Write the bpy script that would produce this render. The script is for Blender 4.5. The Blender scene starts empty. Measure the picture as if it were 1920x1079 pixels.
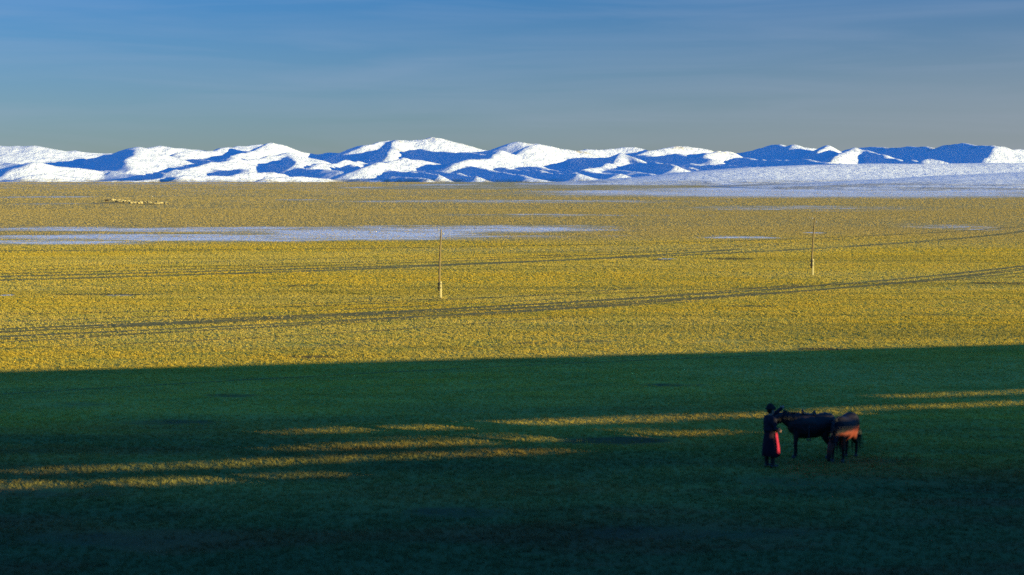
import bpy, bmesh, math, random
import numpy as np
from mathutils import Vector, Matrix
random.seed(7); RNG = np.random.default_rng(11)
SC = bpy.context.scene
COL = SC.collection
R = math.radians

# ------------------------------------------------------------------ camera
F, CX, CY, CAMH = 2667.0, 960.0, 539.5, 8.0        # photo pixels (1920 wide), metres
PITCH = math.atan((CY - 332.0) / F)
cam_d = bpy.data.cameras.new('camera'); cam = bpy.data.objects.new('camera', cam_d); COL.objects.link(cam)
cam_d.sensor_width = 36.0; cam_d.lens = 36.0 * F / 1920.0
cam_d.clip_start = 0.1; cam_d.clip_end = 30000
cam.location = (0, 0, CAMH); cam.rotation_euler = (math.pi / 2 - PITCH, 0, 0)
cam_d.dof.use_dof = True; cam_d.dof.focus_distance = 150.0; cam_d.dof.aperture_fstop = 50.0 / 58.0
SC.camera = cam

# ------------------------------------------------------------------ sun and sky
ALPHA = R(62.0)                                      # light travels away from the camera and to the left
TAN_E = 0.1007; ELEV = math.atan(TAN_E)
to_sun = Vector((math.sin(ALPHA) * math.cos(ELEV), -math.cos(ALPHA) * math.cos(ELEV), math.sin(ELEV)))
sd = bpy.data.lights.new('sun', 'SUN'); sun = bpy.data.objects.new('sun', sd); COL.objects.link(sun)
sd.energy = 5.0; sd.angle = R(0.12); sd.color = (1.0, 0.91, 0.48)
sun.rotation_euler = to_sun.to_track_quat('Z', 'Y').to_euler()
sun.location = (60, -60, 40)

SKY_LOW = (.555, .59, .72, 1); SKY_HIGH = (.43, 1.30, 2.15, 1)      # colour of the dry winter air: greyer low down, deep blue overhead
W = bpy.data.worlds.new('World'); SC.world = W; W.use_nodes = True
wt = W.node_tree; wt.nodes.clear()
def wn(t, **k):
    n = wt.nodes.new(t)
    for a, b in k.items(): setattr(n, a, b)
    return n
sky = wn('ShaderNodeTexSky', sky_type='NISHITA'); sky.sun_disc = False
sky.sun_elevation = ELEV; sky.sun_rotation = math.atan2(to_sun.x, to_sun.y)
sky.altitude = 1300; sky.air_density = 1.0; sky.dust_density = 0.6; sky.ozone_density = 4.0
hsv = wn('ShaderNodeHueSaturation'); hsv.inputs['Saturation'].default_value = 1.1
tc = wn('ShaderNodeTexCoord'); mp = wn('ShaderNodeMapping'); mp.inputs['Scale'].default_value = (2.2, 2.2, 30.0)
nz = wn('ShaderNodeTexNoise'); nz.inputs['Scale'].default_value = 2.0; nz.inputs['Detail'].default_value = 5; nz.inputs['Distortion'].default_value = 0.6
rmp = wn('ShaderNodeMapRange'); rmp.inputs[1].default_value = 0.42; rmp.inputs[2].default_value = 0.78
rmp.inputs[3].default_value = 0.0; rmp.inputs[4].default_value = 0.22
mxs = wn('ShaderNodeMix', data_type='RGBA'); mxs.inputs[7].default_value = (3.0, 3.5, 4.0, 1)
veil = wn('ShaderNodeMix', data_type='RGBA'); veil.inputs[7].default_value = (2.6, 2.68, 2.5, 1)
bg = wn('ShaderNodeBackground'); bg.inputs['Strength'].default_value = 0.10
out = wn('ShaderNodeOutputWorld')
L = wt.links.new
L(sky.outputs[0], hsv.inputs['Color']); L(tc.outputs['Generated'], mp.inputs[0]); L(mp.outputs[0], nz.inputs['Vector'])
L(nz.outputs['Fac'], rmp.inputs[0]); L(rmp.outputs[0], mxs.inputs[0]); L(hsv.outputs[0], mxs.inputs[6])
sep = wn('ShaderNodeSeparateXYZ'); L(tc.outputs['Generated'], sep.inputs[0])
zen = wn('ShaderNodeMapRange', interpolation_type='SMOOTHSTEP'); zen.inputs[1].default_value = 0.10; zen.inputs[2].default_value = 0.42; L(sep.outputs[2], zen.inputs[0])
tint = wn('ShaderNodeMix', data_type='RGBA'); tint.inputs[6].default_value = SKY_LOW; tint.inputs[7].default_value = SKY_HIGH; L(zen.outputs[0], tint.inputs[0])
mul = wn('ShaderNodeMix', data_type='RGBA', blend_type='MULTIPLY'); mul.inputs[0].default_value = 1.0; vx = wn('ShaderNodeMapRange', interpolation_type='SMOOTHSTEP'); vx.inputs[1].default_value = -.15; vx.inputs[2].default_value = .50; vx.inputs[3].default_value = .3; vx.inputs[4].default_value = .75; L(sep.outputs[0], vx.inputs[0])
vz = wn('ShaderNodeMapRange', interpolation_type='SMOOTHSTEP'); vz.inputs[1].default_value = .16; vz.inputs[2].default_value = .0; L(sep.outputs[2], vz.inputs[0])
vm = wn('ShaderNodeMath', operation='MULTIPLY'); L(vx.outputs[0], vm.inputs[0]); L(vz.outputs[0], vm.inputs[1]); L(vm.outputs[0], veil.inputs[0])
L(mxs.outputs[2], veil.inputs[6]); L(veil.outputs[2], mul.inputs[6]); L(tint.outputs[2], mul.inputs[7])
L(mul.outputs[2], bg.inputs['Color']); L(bg.outputs[0], out.inputs[0])

SC.view_settings.view_transform = 'Standard'; SC.view_settings.look = 'None'
SC.view_settings.exposure = 1.15; SC.view_settings.gamma = 1.0
try: SC.cycles.max_bounces = 5; SC.cycles.diffuse_bounces = 1; SC.cycles.use_denoising = False
except Exception: pass

# ------------------------------------------------------------------ picking points in the place
cp, sp_ = math.cos(PITCH), math.sin(PITCH)
def ray(px, py):
    a = (px - CX) / F; b = (CY - py) / F
    return a, cp + b * sp_, -sp_ + b * cp             # x right, y forward, z up
def ground(px, py):
    x, y, z = ray(px, py); t = -CAMH / z
    return x * t, y * t
def atY(px, py, Y):
    x, y, z = ray(px, py); t = Y / y
    return (x * t, Y, CAMH + z * t)

# ------------------------------------------------------------------ helpers
def tag(o, label=None, cat=None, group=None, kind=None):
    if label: o['label'] = label
    if cat: o['category'] = cat
    if group: o['group'] = group
    if kind: o['kind'] = kind
    return o
def link(name, me, mat=None, parent=None, smooth=False):
    o = bpy.data.objects.new(name, me); COL.objects.link(o)
    if mat: me.materials.append(mat)
    if smooth: me.polygons.foreach_set('use_smooth', [True] * len(me.polygons))
    if parent: o.parent = parent
    return o
def empty(name, loc=(0, 0, 0), rz=0.0):
    o = bpy.data.objects.new(name, None); COL.objects.link(o)
    o.location = loc; o.rotation_euler = (0, 0, rz); o.empty_display_size = 0.3
    return o
def np_mesh(name, verts, faces, k):
    me = bpy.data.meshes.new(name); n = len(verts); m = len(faces)
    me.vertices.add(n); me.vertices.foreach_set('co', np.asarray(verts, np.float32).ravel())
    me.loops.add(m * k); me.loops.foreach_set('vertex_index', np.asarray(faces, np.int32).ravel())
    me.polygons.add(m); me.polygons.foreach_set('loop_start', np.arange(0, m * k, k, dtype=np.int32))
    try: me.polygons.foreach_set('loop_total', np.full(m, k, np.int32))
    except Exception: pass
    me.update(calc_edges=True); me.validate()
    return me
def lattice_noise(seed, n=256):
    g = np.random.default_rng(seed).random((n, n))
    def f(x, y):
        xi = np.floor(x).astype(int); yi = np.floor(y).astype(int); u = x - xi; v = y - yi
        u = u * u * (3 - 2 * u); v = v * v * (3 - 2 * v)
        a = g[xi % n, yi % n]; b = g[(xi + 1) % n, yi % n]; c = g[xi % n, (yi + 1) % n]; d = g[(xi + 1) % n, (yi + 1) % n]
        return (a * (1 - u) + b * u) * (1 - v) + (c * (1 - u) + d * u) * v - 0.5
    return f
N1, N2 = lattice_noise(1), lattice_noise(2)
def fbm(f, x, y, s, o=4):
    r = 0; a = 1
    for i in range(o):
        r = r + a * f(x / s + 17.3 * i, y / s + 9.1 * i); s *= 0.5; a *= 0.5
    return r

class NT:
    """small node-tree writer"""
    def __init__(s, name):
        s.m = bpy.data.materials.new(name); s.m.use_nodes = True; s.t = s.m.node_tree; s.t.nodes.clear()
        s.out = s.t.nodes.new('ShaderNodeOutputMaterial')
    def n(s, t, **k):
        x = s.t.nodes.new(t)
        for a, b in k.items(): setattr(x, a, b)
        return x
    def put(s, sock, v):
        if isinstance(v, (int, float, tuple)): sock.default_value = v
        else: s.t.links.new(v, sock)
    def math(s, op, a, b=0.0, c=0.0, clamp=False):
        x = s.n('ShaderNodeMath', operation=op, use_clamp=clamp)
        s.put(x.inputs[0], a); s.put(x.inputs[1], b); s.put(x.inputs[2], c); return x.outputs[0]
    def pos(s):
        return s.n('ShaderNodeNewGeometry').outputs['Position']
    def scale(s, v, sc, rz=0.0):
        x = s.n('ShaderNodeMapping'); s.put(x.inputs[0], v); x.inputs['Scale'].default_value = sc
        x.inputs['Rotation'].default_value = (0, 0, rz); return x.outputs[0]
    def noise(s, v, sc, det=4, rough=0.55):
        x = s.n('ShaderNodeTexNoise'); s.put(x.inputs['Vector'], v); x.inputs['Scale'].default_value = sc
        x.inputs['Detail'].default_value = det; x.inputs['Roughness'].default_value = rough; return x.outputs['Fac']
    def ramp(s, v, a, b, lo=0.0, hi=1.0, smooth=True):
        x = s.n('ShaderNodeMapRange'); x.clamp = True
        if smooth: x.interpolation_type = 'SMOOTHSTEP'
        s.put(x.inputs[0], v); s.put(x.inputs[1], a); s.put(x.inputs[2], b); s.put(x.inputs[3], lo); s.put(x.inputs[4], hi)
        return x.outputs[0]
    def mix(s, f, a, b):
        x = s.n('ShaderNodeMix', data_type='RGBA'); s.put(x.inputs[0], f)
        for i, v in ((6, a), (7, b)):
            s.put(x.inputs[i], v + (1.0,) if isinstance(v, tuple) else v)
        return x.outputs[2]
    def bsdf(s, col, rough=0.9, spec=0.15, bump=None, strength=1.0, dist=0.1):
        p = s.n('ShaderNodeBsdfPrincipled'); s.put(p.inputs['Base Color'], col + (1.0,) if isinstance(col, tuple) else col)
        s.put(p.inputs['Roughness'], rough); p.inputs['Specular IOR Level'].default_value = spec
        if bump is not None:
            b = s.n('ShaderNodeBump'); b.inputs['Strength'].default_value = strength; b.inputs['Distance'].default_value = dist
            s.put(b.inputs['Height'], bump); s.t.links.new(b.outputs[0], p.inputs['Normal'])
        s.t.links.new(p.outputs[0], s.out.inputs[0]); return p

def plain(name, col, rough=0.85, var=0.25, sc=18.0, spec=0.15, bump=0.3, dist=0.01):
    n = NT(name); tcn = n.n('ShaderNodeTexCoord').outputs['Object']
    f = n.noise(tcn, sc, 5)
    lo = tuple(c * (1 - var) for c in col); hi = tuple(min(1, c * (1 + var)) for c in col)
    n.bsdf(n.mix(n.ramp(f, .3, .7), lo, hi), rough, spec, f, bump, dist)
    return n.m

# ------------------------------------------------------------------ patches of snow and of bare soil on the plain, and the flock's shadow painted among the soil
# (photo px, py, half width px, half height px, weight) -> ellipses on the ground
def ell(px, py, hw, hh, w=1.0):
    x, y = ground(px, py); y0 = ground(px, py + hh)[1]; y1 = ground(px, max(py - hh, 334.5))[1]
    return (x, (y0 + y1) / 2, hw * y / F, (y1 - y0) / 2, w)
SNOW = [ell(430, 446, 620, 9, 1.05), ell(400, 431, 560, 6, .95), ell(700, 436, 260, 12, 1.1), ell(880, 431, 300, 9, 1.0), ell(80, 454, 230, 6, .9), ell(120, 429, 200, 5, .8),
        ell(1080, 426, 120, 5, .6), ell(1395, 446, 85, 4, .75), ell(1527, 437, 24, 1.6, .9), ell(1790, 427, 120, 7, .6),
        ell(225, 554, 40, 2.2, .95), ell(12, 554, 14, 1.4, .9), ell(1560, 365, 620, 8, 1.0), ell(1640, 358, 480, 7, 1.15), ell(1240, 361, 300, 5, .95), ell(960, 378, 420, 4, .7),
        ell(1500, 391, 300, 6, .62), ell(80, 370, 120, 2, .75), ell(1000, 404, 300, 3, .6), ell(260, 345, 420, 1.3, .7), ell(830, 347, 90, 1.4, .9),
        ell(900, 352, 250, 1.6, .6), ell(560, 375, 60, 1.4, .7), ell(80, 383, 110, 2, .6), ell(1250, 486, 26, 1.2, .75), ell(1830, 536, 80, 2, .5), ell(1200, 365, 260, 3, .8),
        ell(680, 352, 60, 1.2, .8)]
SOIL_AND_SHADOW = [ell(850, 962, 150, 14, .6), ell(1170, 827, 120, 8, 1.0), ell(290, 792, 130, 7, .6), ell(430, 742, 70, 5, .65), ell(1260, 722, 90, 4, .7),
        ell(590, 670, 60, 2.6, .9), ell(985, 644, 50, 2.4, .8), ell(1540, 655, 60, 2.5, .9), ell(1370, 486, 50, 2.4, .8), ell(1240, 488, 30, 2, .8),
        ell(570, 536, 40, 2, .7), ell(700, 560, 60, 2, .7), ell(1400, 640, 120, 3, .5), ell(1740, 590, 70, 2.5, .7), ell(1880, 532, 90, 3, .8),
        ell(1410, 575, 60, 2.4, .6), ell(1100, 640, 60, 3, .6), ell(620, 648, 110, 3, .6), ell(200, 553, 120, 2.4, .8), ell(205, 381, 30, 2.5, .7),  # the last ellipse here is the flock's shadow, painted dark
        ell(1600, 905, 260, 14, .5), ell(1300, 1000, 300, 20, .6), ell(200, 1010, 260, 22, .6), ell(60, 925, 260, 14, .45), ell(1040, 480, 70, 2, .6), ell(130, 760, 90, 7, .5)]
def ell_val(E, X, Y):
    r = np.zeros_like(X)
    for (cx, cy, a, b, w) in E:
        d = np.sqrt(((X - cx) / a) ** 2 + ((Y - cy) / b) ** 2)
        r = np.maximum(r, w * np.clip(1.6 - 1.15 * d, 0, 1))
    return r
def ell_nodes(n, E, P):
    sx = n.n('ShaderNodeSeparateXYZ'); n.put(sx.inputs[0], P); X, Y = sx.outputs[0], sx.outputs[1]; r = None
    for (cx, cy, a, b, w) in E:
        u = n.math('MULTIPLY_ADD', X, 1 / a, -cx / a); v = n.math('MULTIPLY_ADD', Y, 1 / b, -cy / b)
        d = n.math('SQRT', n.math('MULTIPLY_ADD', v, v, n.math('MULTIPLY', u, u)))
        q = n.math('MULTIPLY', n.math('MULTIPLY_ADD', d, -1.15, 1.6, clamp=True), w)
        r = q if r is None else n.math('MAXIMUM', r, q)
    return r, X, Y

def grass_colour(n, P, Y, dark=1.0):
    """dry steppe grass: straw, gold and olive in patches; duller, greyer herb cover far out"""
    k = dark
    big = n.noise(n.scale(P, (.02, .05, .02)), 1.0, 4)
    mid = n.noise(n.scale(P, (.25, .8, .5)), 1.0, 5, .65)
    fine = n.noise(P, 3.0, 3, .7)
    gold = (.70 * k, .455 * k, .045 * k); straw = (.67 * k, .475 * k, .09 * k); olive = (.42 * k, .365 * k, .065 * k)
    c = n.mix(n.ramp(big, .38, .62), gold, straw)
    c = n.mix(n.ramp(mid, .40, .72, 0, .85), c, olive)
    c = n.mix(n.ramp(fine, .5, .85, 0, .3), c, (.20 * k, .16 * k, .025 * k))
    st = n.noise(n.scale(P, (.015, .20, .1), R(-8)), 1.0, 5, .62)
    c = n.mix(n.ramp(st, .50, .66, 0, .75), c, (.38 * k, .29 * k, .05 * k))
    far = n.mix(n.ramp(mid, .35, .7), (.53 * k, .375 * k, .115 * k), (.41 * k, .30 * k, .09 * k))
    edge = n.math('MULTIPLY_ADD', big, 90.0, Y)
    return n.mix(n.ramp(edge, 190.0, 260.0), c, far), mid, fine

def verge_shade_tint(n, P, Y, c):
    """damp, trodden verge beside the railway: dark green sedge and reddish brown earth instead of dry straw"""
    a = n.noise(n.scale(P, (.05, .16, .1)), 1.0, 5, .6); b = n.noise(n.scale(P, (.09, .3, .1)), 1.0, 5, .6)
    f = n.ramp(n.math('MULTIPLY_ADD', a, -34.0, Y), 38.0, 13.0, 0, .9)  # foreground shade painted in, denser toward the railway
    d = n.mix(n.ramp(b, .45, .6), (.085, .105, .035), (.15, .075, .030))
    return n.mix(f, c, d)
def ground_material():
    n = NT('steppe'); P = n.pos(); sn, X, Y = ell_nodes(n, SNOW, P); so, _, _ = ell_nodes(n, SOIL_AND_SHADOW, P)
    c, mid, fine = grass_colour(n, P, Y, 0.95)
    c = verge_shade_tint(n, P, Y, c)
    br = n.noise(n.scale(P, (.16, .22, .2)), 1.0, 6, .72); br2 = n.noise(n.scale(P, (.03, .08, .2)), 1.0, 5, .6); br3 = n.noise(n.scale(P, (.06, .35, .2)), 1.0, 5, .7)
    soilf = n.ramp(n.math('MULTIPLY_ADD', br, 2.4, n.math('ADD', so, -1.2)), .30, .95, 0, .8)
    c = n.mix(soilf, c, n.mix(fine, (.055, .04, .022), (.10, .065, .03)))
    sa = n.math('ADD', sn, n.math('MULTIPLY_ADD', n.math('ADD', n.math('ADD', br, br3), br2), 1.5, -2.25))
    sc = n.ramp(sa, .42, 1.2, 0, .85)
    # scattered thin snow towards the hills
    thin = n.math('MULTIPLY', n.ramp(Y, 250, 1500, 0, .75), n.ramp(br2, .50, .66))
    sc = n.math('MAXIMUM', sc, thin)
    c = n.mix(sc, c, (.80, .83, .88))
    h = n.math('MULTIPLY_ADD', n.noise(P, 1.1, 2, .5), 2.2, n.noise(P, 6.0, 4, .7))
    n.bsdf(c, .95, .05, h, 1.0, .16)
    return n.m
def blade_material():
    n = NT('dry_grass'); P = n.pos(); sx = n.n('ShaderNodeSeparateXYZ'); n.put(sx.inputs[0], P)
    c, mid, fine = grass_colour(n, P, sx.outputs[1], 1.0); c = verge_shade_tint(n, P, sx.outputs[1], c)
    p = n.bsdf(c, .8, .1)
    tr = n.n('ShaderNodeBsdfTranslucent'); n.put(tr.inputs[0], c)
    mx = n.n('ShaderNodeMixShader'); mx.inputs[0].default_value = .45
    n.t.links.new(p.outputs[0], mx.inputs[1]); n.t.links.new(tr.outputs[0], mx.inputs[2]); n.t.links.new(mx.outputs[0], n.out.inputs[0])
    return n.m
def snow_material():
    n = NT('hill_snow'); P = n.pos(); g = n.n('ShaderNodeNewGeometry')
    sx = n.n('ShaderNodeSeparateXYZ'); n.put(sx.inputs[0], P); nx = n.n('ShaderNodeSeparateXYZ'); n.put(nx.inputs[0], g.outputs['True Normal'])
    a = n.noise(P, .012, 6, .6); b = n.noise(P, .11, 5, .75); fine = n.noise(P, .35, 3, .8)
    steep = n.ramp(nx.outputs[2], .985, .93)
    at = n.n('ShaderNodeAttribute'); at.attribute_name = 'crest'
    bare = n.math('ADD', n.math('MULTIPLY', n.ramp(at.outputs['Fac'], .0, 1.0), n.ramp(n.math('MULTIPLY_ADD', b, .6, n.math('MULTIPLY', a, .6)), .60, .74)),
                  n.math('MULTIPLY', steep, n.ramp(b, .60, .78, 0, .35)))
    low = n.math('MULTIPLY', n.ramp(sx.outputs[2], 7.0, 0.4), n.ramp(n.math('MULTIPLY_ADD', a, .5, n.math('MULTIPLY', b, .5)), .46, .54, 0, .8))
    speck = n.math('MAXIMUM', n.ramp(fine, .46, .72, .02, .22), n.ramp(b, .50, .70, 0, .22))
    m = n.math('MAXIMUM', n.math('MAXIMUM', bare, low), speck)
    c = n.mix(n.math('MINIMUM', m, .9), (.80, .81, .82), (.36, .28, .14))
    n.bsdf(c, .8, .1, n.math('MULTIPLY_ADD', b, 1.0, n.math('MULTIPLY_ADD', n.noise(n.scale(P, (1, .7, 1), R(35)), .045, 6, .62), 2.6, n.math('MULTIPLY', fine, .3))), .85, 4.5)
    return n.m

# ------------------------------------------------------------------ ground sheet
def make_ground():
    xs = np.concatenate([[-9000, -4000, -2000], np.linspace(-900, 900, 61), [2000, 4000, 9000]])
    ys = np.concatenate([[-6000, -1500, -300, -60], np.linspace(0, 900, 61), [1500, 2500, 4000, 9000, 16000]])
    X, Y = np.meshgrid(xs, ys); V = np.stack([X, Y, np.zeros_like(X)], -1).reshape(-1, 3)
    nx, ny = len(xs), len(ys); I = np.arange(nx * ny).reshape(ny, nx)
    Fc = np.stack([I[:-1, :-1], I[:-1, 1:], I[1:, 1:], I[1:, :-1]], -1).reshape(-1, 4)
    o = link('ground', np_mesh('ground', V, Fc, 4), ground_material()); tag(o, 'flat dry steppe plain of golden grass reaching to the snowy hills', 'ground', kind='structure')
make_ground()

# ------------------------------------------------------------------ snowy hills
# each ridge: list of (px, py, distance), width of its flanks relative to height, weight of bare crest
HR = [
 # skyline, left
 ([(-700,262,3300),(-300,268,3200),(0,271,3150),(60,275,3150),(120,284,3200),(180,287,3250),(240,284,3350)], 4.2, .35),
 ([(-60,300,2500),(10,303,2560),(60,307,2480)], 3.6, 0),
 # lone peak on the left with its long shadow
 ([(262,277,2800),(285,285,2800),(312,295,2800),(338,303,2790)], 3.0, .35),
 ([(259,277,2800),(250,290,2680),(243,302,2560),(250,316,2450)], 2.8, .15),
 ([(256,278,2830),(225,285,2960),(196,291,3080),(160,300,3100)], 2.6, .1),
 ([(58,307,2380),(100,311,2400),(150,316,2420),(195,322,2440),(240,330,2450)], 2.2, .1),
 ([(40,330,2200),(90,328,2230),(150,333,2260)], 2.6, .0),
 ([(190,336,2140),(260,333,2170),(320,329,2220),(340,327,2250)], 2.0, .0),
 # second skyline
 ([(262,280,3350),(300,275.5,3400),(340,280,3450),(380,281,3450)], 2.6, .1),
 ([(330,287,3150),(400,284,3300),(445,272,3500),(475,270,3560),(520,271,3600)], 2.8, .1),
 ([(505,270,3350),(470,280,3200),(445,290,3050),(425,298,2930)], 2.4, .0),
 ([(508,270,3350),(530,275,3380),(560,282,3400),(592,287,3420),(640,296,3450)], 2.4, .9),
 ([(532,281,2960),(505,290,2860),(470,296,2740),(400,303,2600),(325,317,2420)], 2.6, .3),
 ([(532,281,2960),(560,291,2960),(600,303,2960),(640,318,2950)], 2.8, .6),
 ([(532,281,2960),(545,296,2780),(560,310,2600)], 2.4, .25),
 ([(330,331,2180),(400,325,2260),(463,320.5,2360),(500,323,2380),(537,327,2390)], 2.2, .2),
 ([(500,333,2160),(570,329,2240),(640,333,2300),(720,336,2350)], 2.6, 0),
 # centre massif
 ([(560,297,3750),(600,289,3650),(650,281,3480),(692,272,3350)], 2.6, .2),
 ([(692,272,3350),(740,263.5,3470),(760,265,3480)], 2.6, .5),
 ([(745,264,3450),(738,276,3250),(722,291,3050)], 2.0, .9),
 ([(760,265,3480),(790,260,3500),(805,257,3520),(832,261,3540),(870,271,3560),(915,282,3600),(950,288,3620)], 2.6, .6),
 ([(690,313,2430),(740,297,2600),(765,295.5,2640),(800,299,2700),(835,303,2740)], 2.8, .4),
 ([(595,312,2600),(620,305,2750),(660,300,2900)], 2.8, 0),
 ([(856,306,2540),(870,297,2600),(905,294,2700),(932,284,2800)], 2.6, .3),
 ([(932,284,2800),(955,297,2810),(985,311,2820)], 2.6, .5),
 ([(905,284,3500),(940,274,3400),(975,265,3300)], 2.4, .3),
 ([(975,265,3300),(1005,268,3340),(1050,277,3380),(1100,284,3400),(1135,294,3420)], 2.5, .9),
 ([(1010,271,3150),(985,280,3060),(965,289,2980)], 2.4, .6),
 ([(1012,271,3150),(1040,284,3160),(1075,298,3150)], 2.6, .2),
 ([(1155,291,2800),(1135,303,2680),(1110,316,2500),(1085,326,2360)], 2.6, .2),
 ([(1155,291,2800),(1195,301,2700),(1235,306,2560),(1275,308,2440)], 2.2, .8),
 ([(1060,283,3400),(1110,279,3480),(1172,275.5,3550),(1200,281,3570),(1240,293,3600)], 2.6, .3),
 ([(1200,287,3450),(1240,280,3500),(1290,273.5,3560),(1328,278,3580),(1350,286,3600)], 2.4, .8),
 ([(1316,292,2900),(1336,284,3000),(1355,281,3060),(1364,291,3070),(1392,303,3080)], 2.0, .8),
 # broad shaded hill and the right-hand crests
 ([(1380,286,3750),(1420,281,3600),(1460,273,3350),(1486,268,3150)], 2.8, .3),
 ([(1486,268,3150),(1505,272,3180),(1525,275,3200)], 2.0, .7),
 ([(1526,285,2940),(1545,269.5,3080),(1562,278,3100),(1570,286,3110)], 2.0, .6),
 ([(1562,307,2560),(1580,292,2720),(1592,277,2960),(1600,288,2965),(1608,303,2970)], 2.2, .4),
 ([(1590,279,3600),(1650,275,3480),(1716,273.5,3330),(1760,274,3200),(1810,270.5,3020),(1865,274,2860)], 2.8, .9),
 ([(1870,275,2860),(1900,281,2950),(1940,288,3000),(2050,300,3000),(2300,290,3100),(2800,275,3300)], 2.6, .5),
 ([(1872,275,2860),(1862,288,2760),(1850,298,2660)], 2.4, .2),
 ([(1735,303,2450),(1748,300,2460),(1766,303,2480)], 2.4, .2),
]
for k_ in range(8):            # low shoulders stepping down to the right in front of the centre, their faces turned from the sun
    p_ = 655 + 88 * k_ + (8, -9, 6, 0, -12, 10, 3, -5)[k_]; t_ = (0, 2, -1, 1, 3, 0, -2, 1)[k_]
    HR.append(([(p_, 310 + t_, 2640), (p_ + 60, 314 + t_, 2500), (p_ + 120, 321 + t_, 2360), (p_ + 165, 329, 2240)], 3.0, 0))
HR += [([(1380,296,3000),(1440,300,2760),(1510,305,2460),(1580,306,2300)], 3.2, 0), ([(1290,308,2820),(1350,311,2640),(1430,315,2400)], 3.2, 0),
       ([(1604,281,2980),(1650,290,2800),(1705,300,2600),(1760,304,2450)], 2.8, .1), ([(772,279,3260),(850,285,3040),(925,292,2860)], 2.4, .2),
       ([(1082,291,3120),(1125,295,2980),(1165,300,2860)], 2.6, 0), ([(1185,289,3330),(1260,291,3080),(1330,297,2850)], 2.8, 0),
       ([(860,306,2900),(960,311,2700),(1060,316,2500)], 2.8, 0), ([(165,320,2520),(240,321,2390),(325,324,2270)], 2.4, 0), ([(338,298,3020),(385,300,2860),(425,302,2700)], 2.2, 0), ([(325,311,2700),(395,314,2560),(470,318,2440)], 2.4, 0), ([(505,309,2720),(570,314,2580),(650,320,2430)], 2.4, 0), ([(640,327,2330),(720,329,2260),(800,333,2180)], 2.4, 0), ([(640,300,3100),(700,304,2900),(760,306,2720)], 2.8, 0)]
def build_hills():
    step = 7.0
    step = 6.0; xs = np.arange(-2600, 2600 + 1, step); ys = np.concatenate([np.arange(620, 2000, 12.0), np.arange(2000, 3900, step), np.arange(3900, 5200, 20)])
    X0, Y0 = np.meshgrid(xs, ys)
    X = X0 + 22 * fbm(N1, X0, Y0, 300, 4); Y = Y0 + 34 * fbm(N2, X0 + 900, Y0, 260, 4)      # ridges wander a little
    # keep displacement zero-mean near the crests: it only roughens the lines
    H = np.zeros_like(X); S = np.zeros_like(X); CR = np.zeros_like(X); PW = 7.0
    for pts, wk, bare in HR:
        P = [atY(*p) for p in pts]; best = np.zeros_like(X); bc = np.zeros_like(X)
        for (a, b) in zip(P[:-1], P[1:]):
            dx, dy = b[0] - a[0], b[1] - a[1]; L2 = dx * dx + dy * dy
            t = np.clip(((X - a[0]) * dx + (Y - a[1]) * dy) / L2, 0, 1)
            d = np.hypot(X - a[0] - t * dx, Y - a[1] - t * dy); z = a[2] + t * (b[2] - a[2]); w = np.maximum(z, 6) * wk
            q = np.sqrt((d / w) ** 2 + .0008) - .028
            h = z * np.exp(-q ** 1.08 * 1.02)
            h = np.maximum(h - .20 * z * np.clip(q, 0, 1) , 0)
            m = h > best; best = np.where(m, h, best); bc = np.where(m, bare * np.exp(-(d / (w * .16)) ** 2), bc)
        S += best ** PW; m = best > H; CR = np.where(m, bc, CR); H = np.maximum(H, best)
    Hs = np.maximum(S, 1e-9) ** (1 / PW); H = .75 * H + .25 * Hs
    ap = 7.0 * np.clip((Y0 - 2060 - 60 * fbm(N1, X0, Y0 * 0, 500, 3)) / 950, 0, 1) ** 1.15
    und = fbm(N2, X0 + 40, Y0 * .55, 210, 4)
    H = np.maximum(H, ap) + .45 * np.minimum(H, ap) * np.exp(-np.abs(H - ap) / 5.0)
    H = H + 7.0 * und * np.clip((Y0 - 2080) / 160, 0, 1) * np.exp(-(H / 26) ** 2)
    # low snowy swell in front on the right
    def swell(pts, wy_near, wy_far, p=2.0):
        P = [atY(*q) for q in pts]; px = np.array([q[0] for q in P]); py = np.array([q[1] for q in P]); pz = np.array([q[2] for q in P])
        cy = np.interp(X0, px, py); cz = np.interp(X0, px, pz, left=0, right=pz[-1])
        dd = Y0 - cy; w = np.where(dd < 0, wy_near, wy_far)
        return cz * np.exp(-np.abs(dd / w) ** p)
    sw = swell([(940,344.6,1600),(1080,340,1680),(1180,332,1760),(1280,322,1820),(1380,314,1900),(1500,309,2010),(1640,306,2120),(1740,305.5,2200),(1900,305,2280),(2300,300,2350),(3200,300,2400)], 250, 220)
    sw2 = swell([(1350,349,1100),(1500,343,1200),(1650,336,1300),(1800,327,1500),(1950,321,1600),(2300,312,1700),(3200,312,1700)], 330, 260)
    sw3 = swell([(1400,362,800),(1560,357,860),(1750,354,900),(2000,350,950),(2600,345,1000)], 130, 150)
    SWL = np.maximum(np.maximum(sw, sw2), sw3)
    H = np.maximum(H, SWL) + .35 * np.minimum(H, SWL) * np.exp(-np.abs(H - SWL) / 6.0) * .3
    # erosion gullies and rolling relief
    rel = fbm(N1, X0 + 300, Y0, 190, 5); rid = 1 - 2 * np.abs(fbm(N2, X0 * .9 + Y0 * .35, Y0 * .6 + 50, 120, 4))
    amp = np.clip(H / 9, 0, 1) * np.clip((Y0 - 2020 - 260 * np.clip((X0 - 250) / 300, 0, 1)) / 160, .05, 1)
    H = H + amp * (6.5 * rel + 6.5 * (rid - .6))
    H = H + 2.0 * fbm(N1, X0, Y0, 75, 4) * np.clip(H / 8, 0, 1) * np.clip((Y0 - 2050) / 100, .1, 1)
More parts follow.
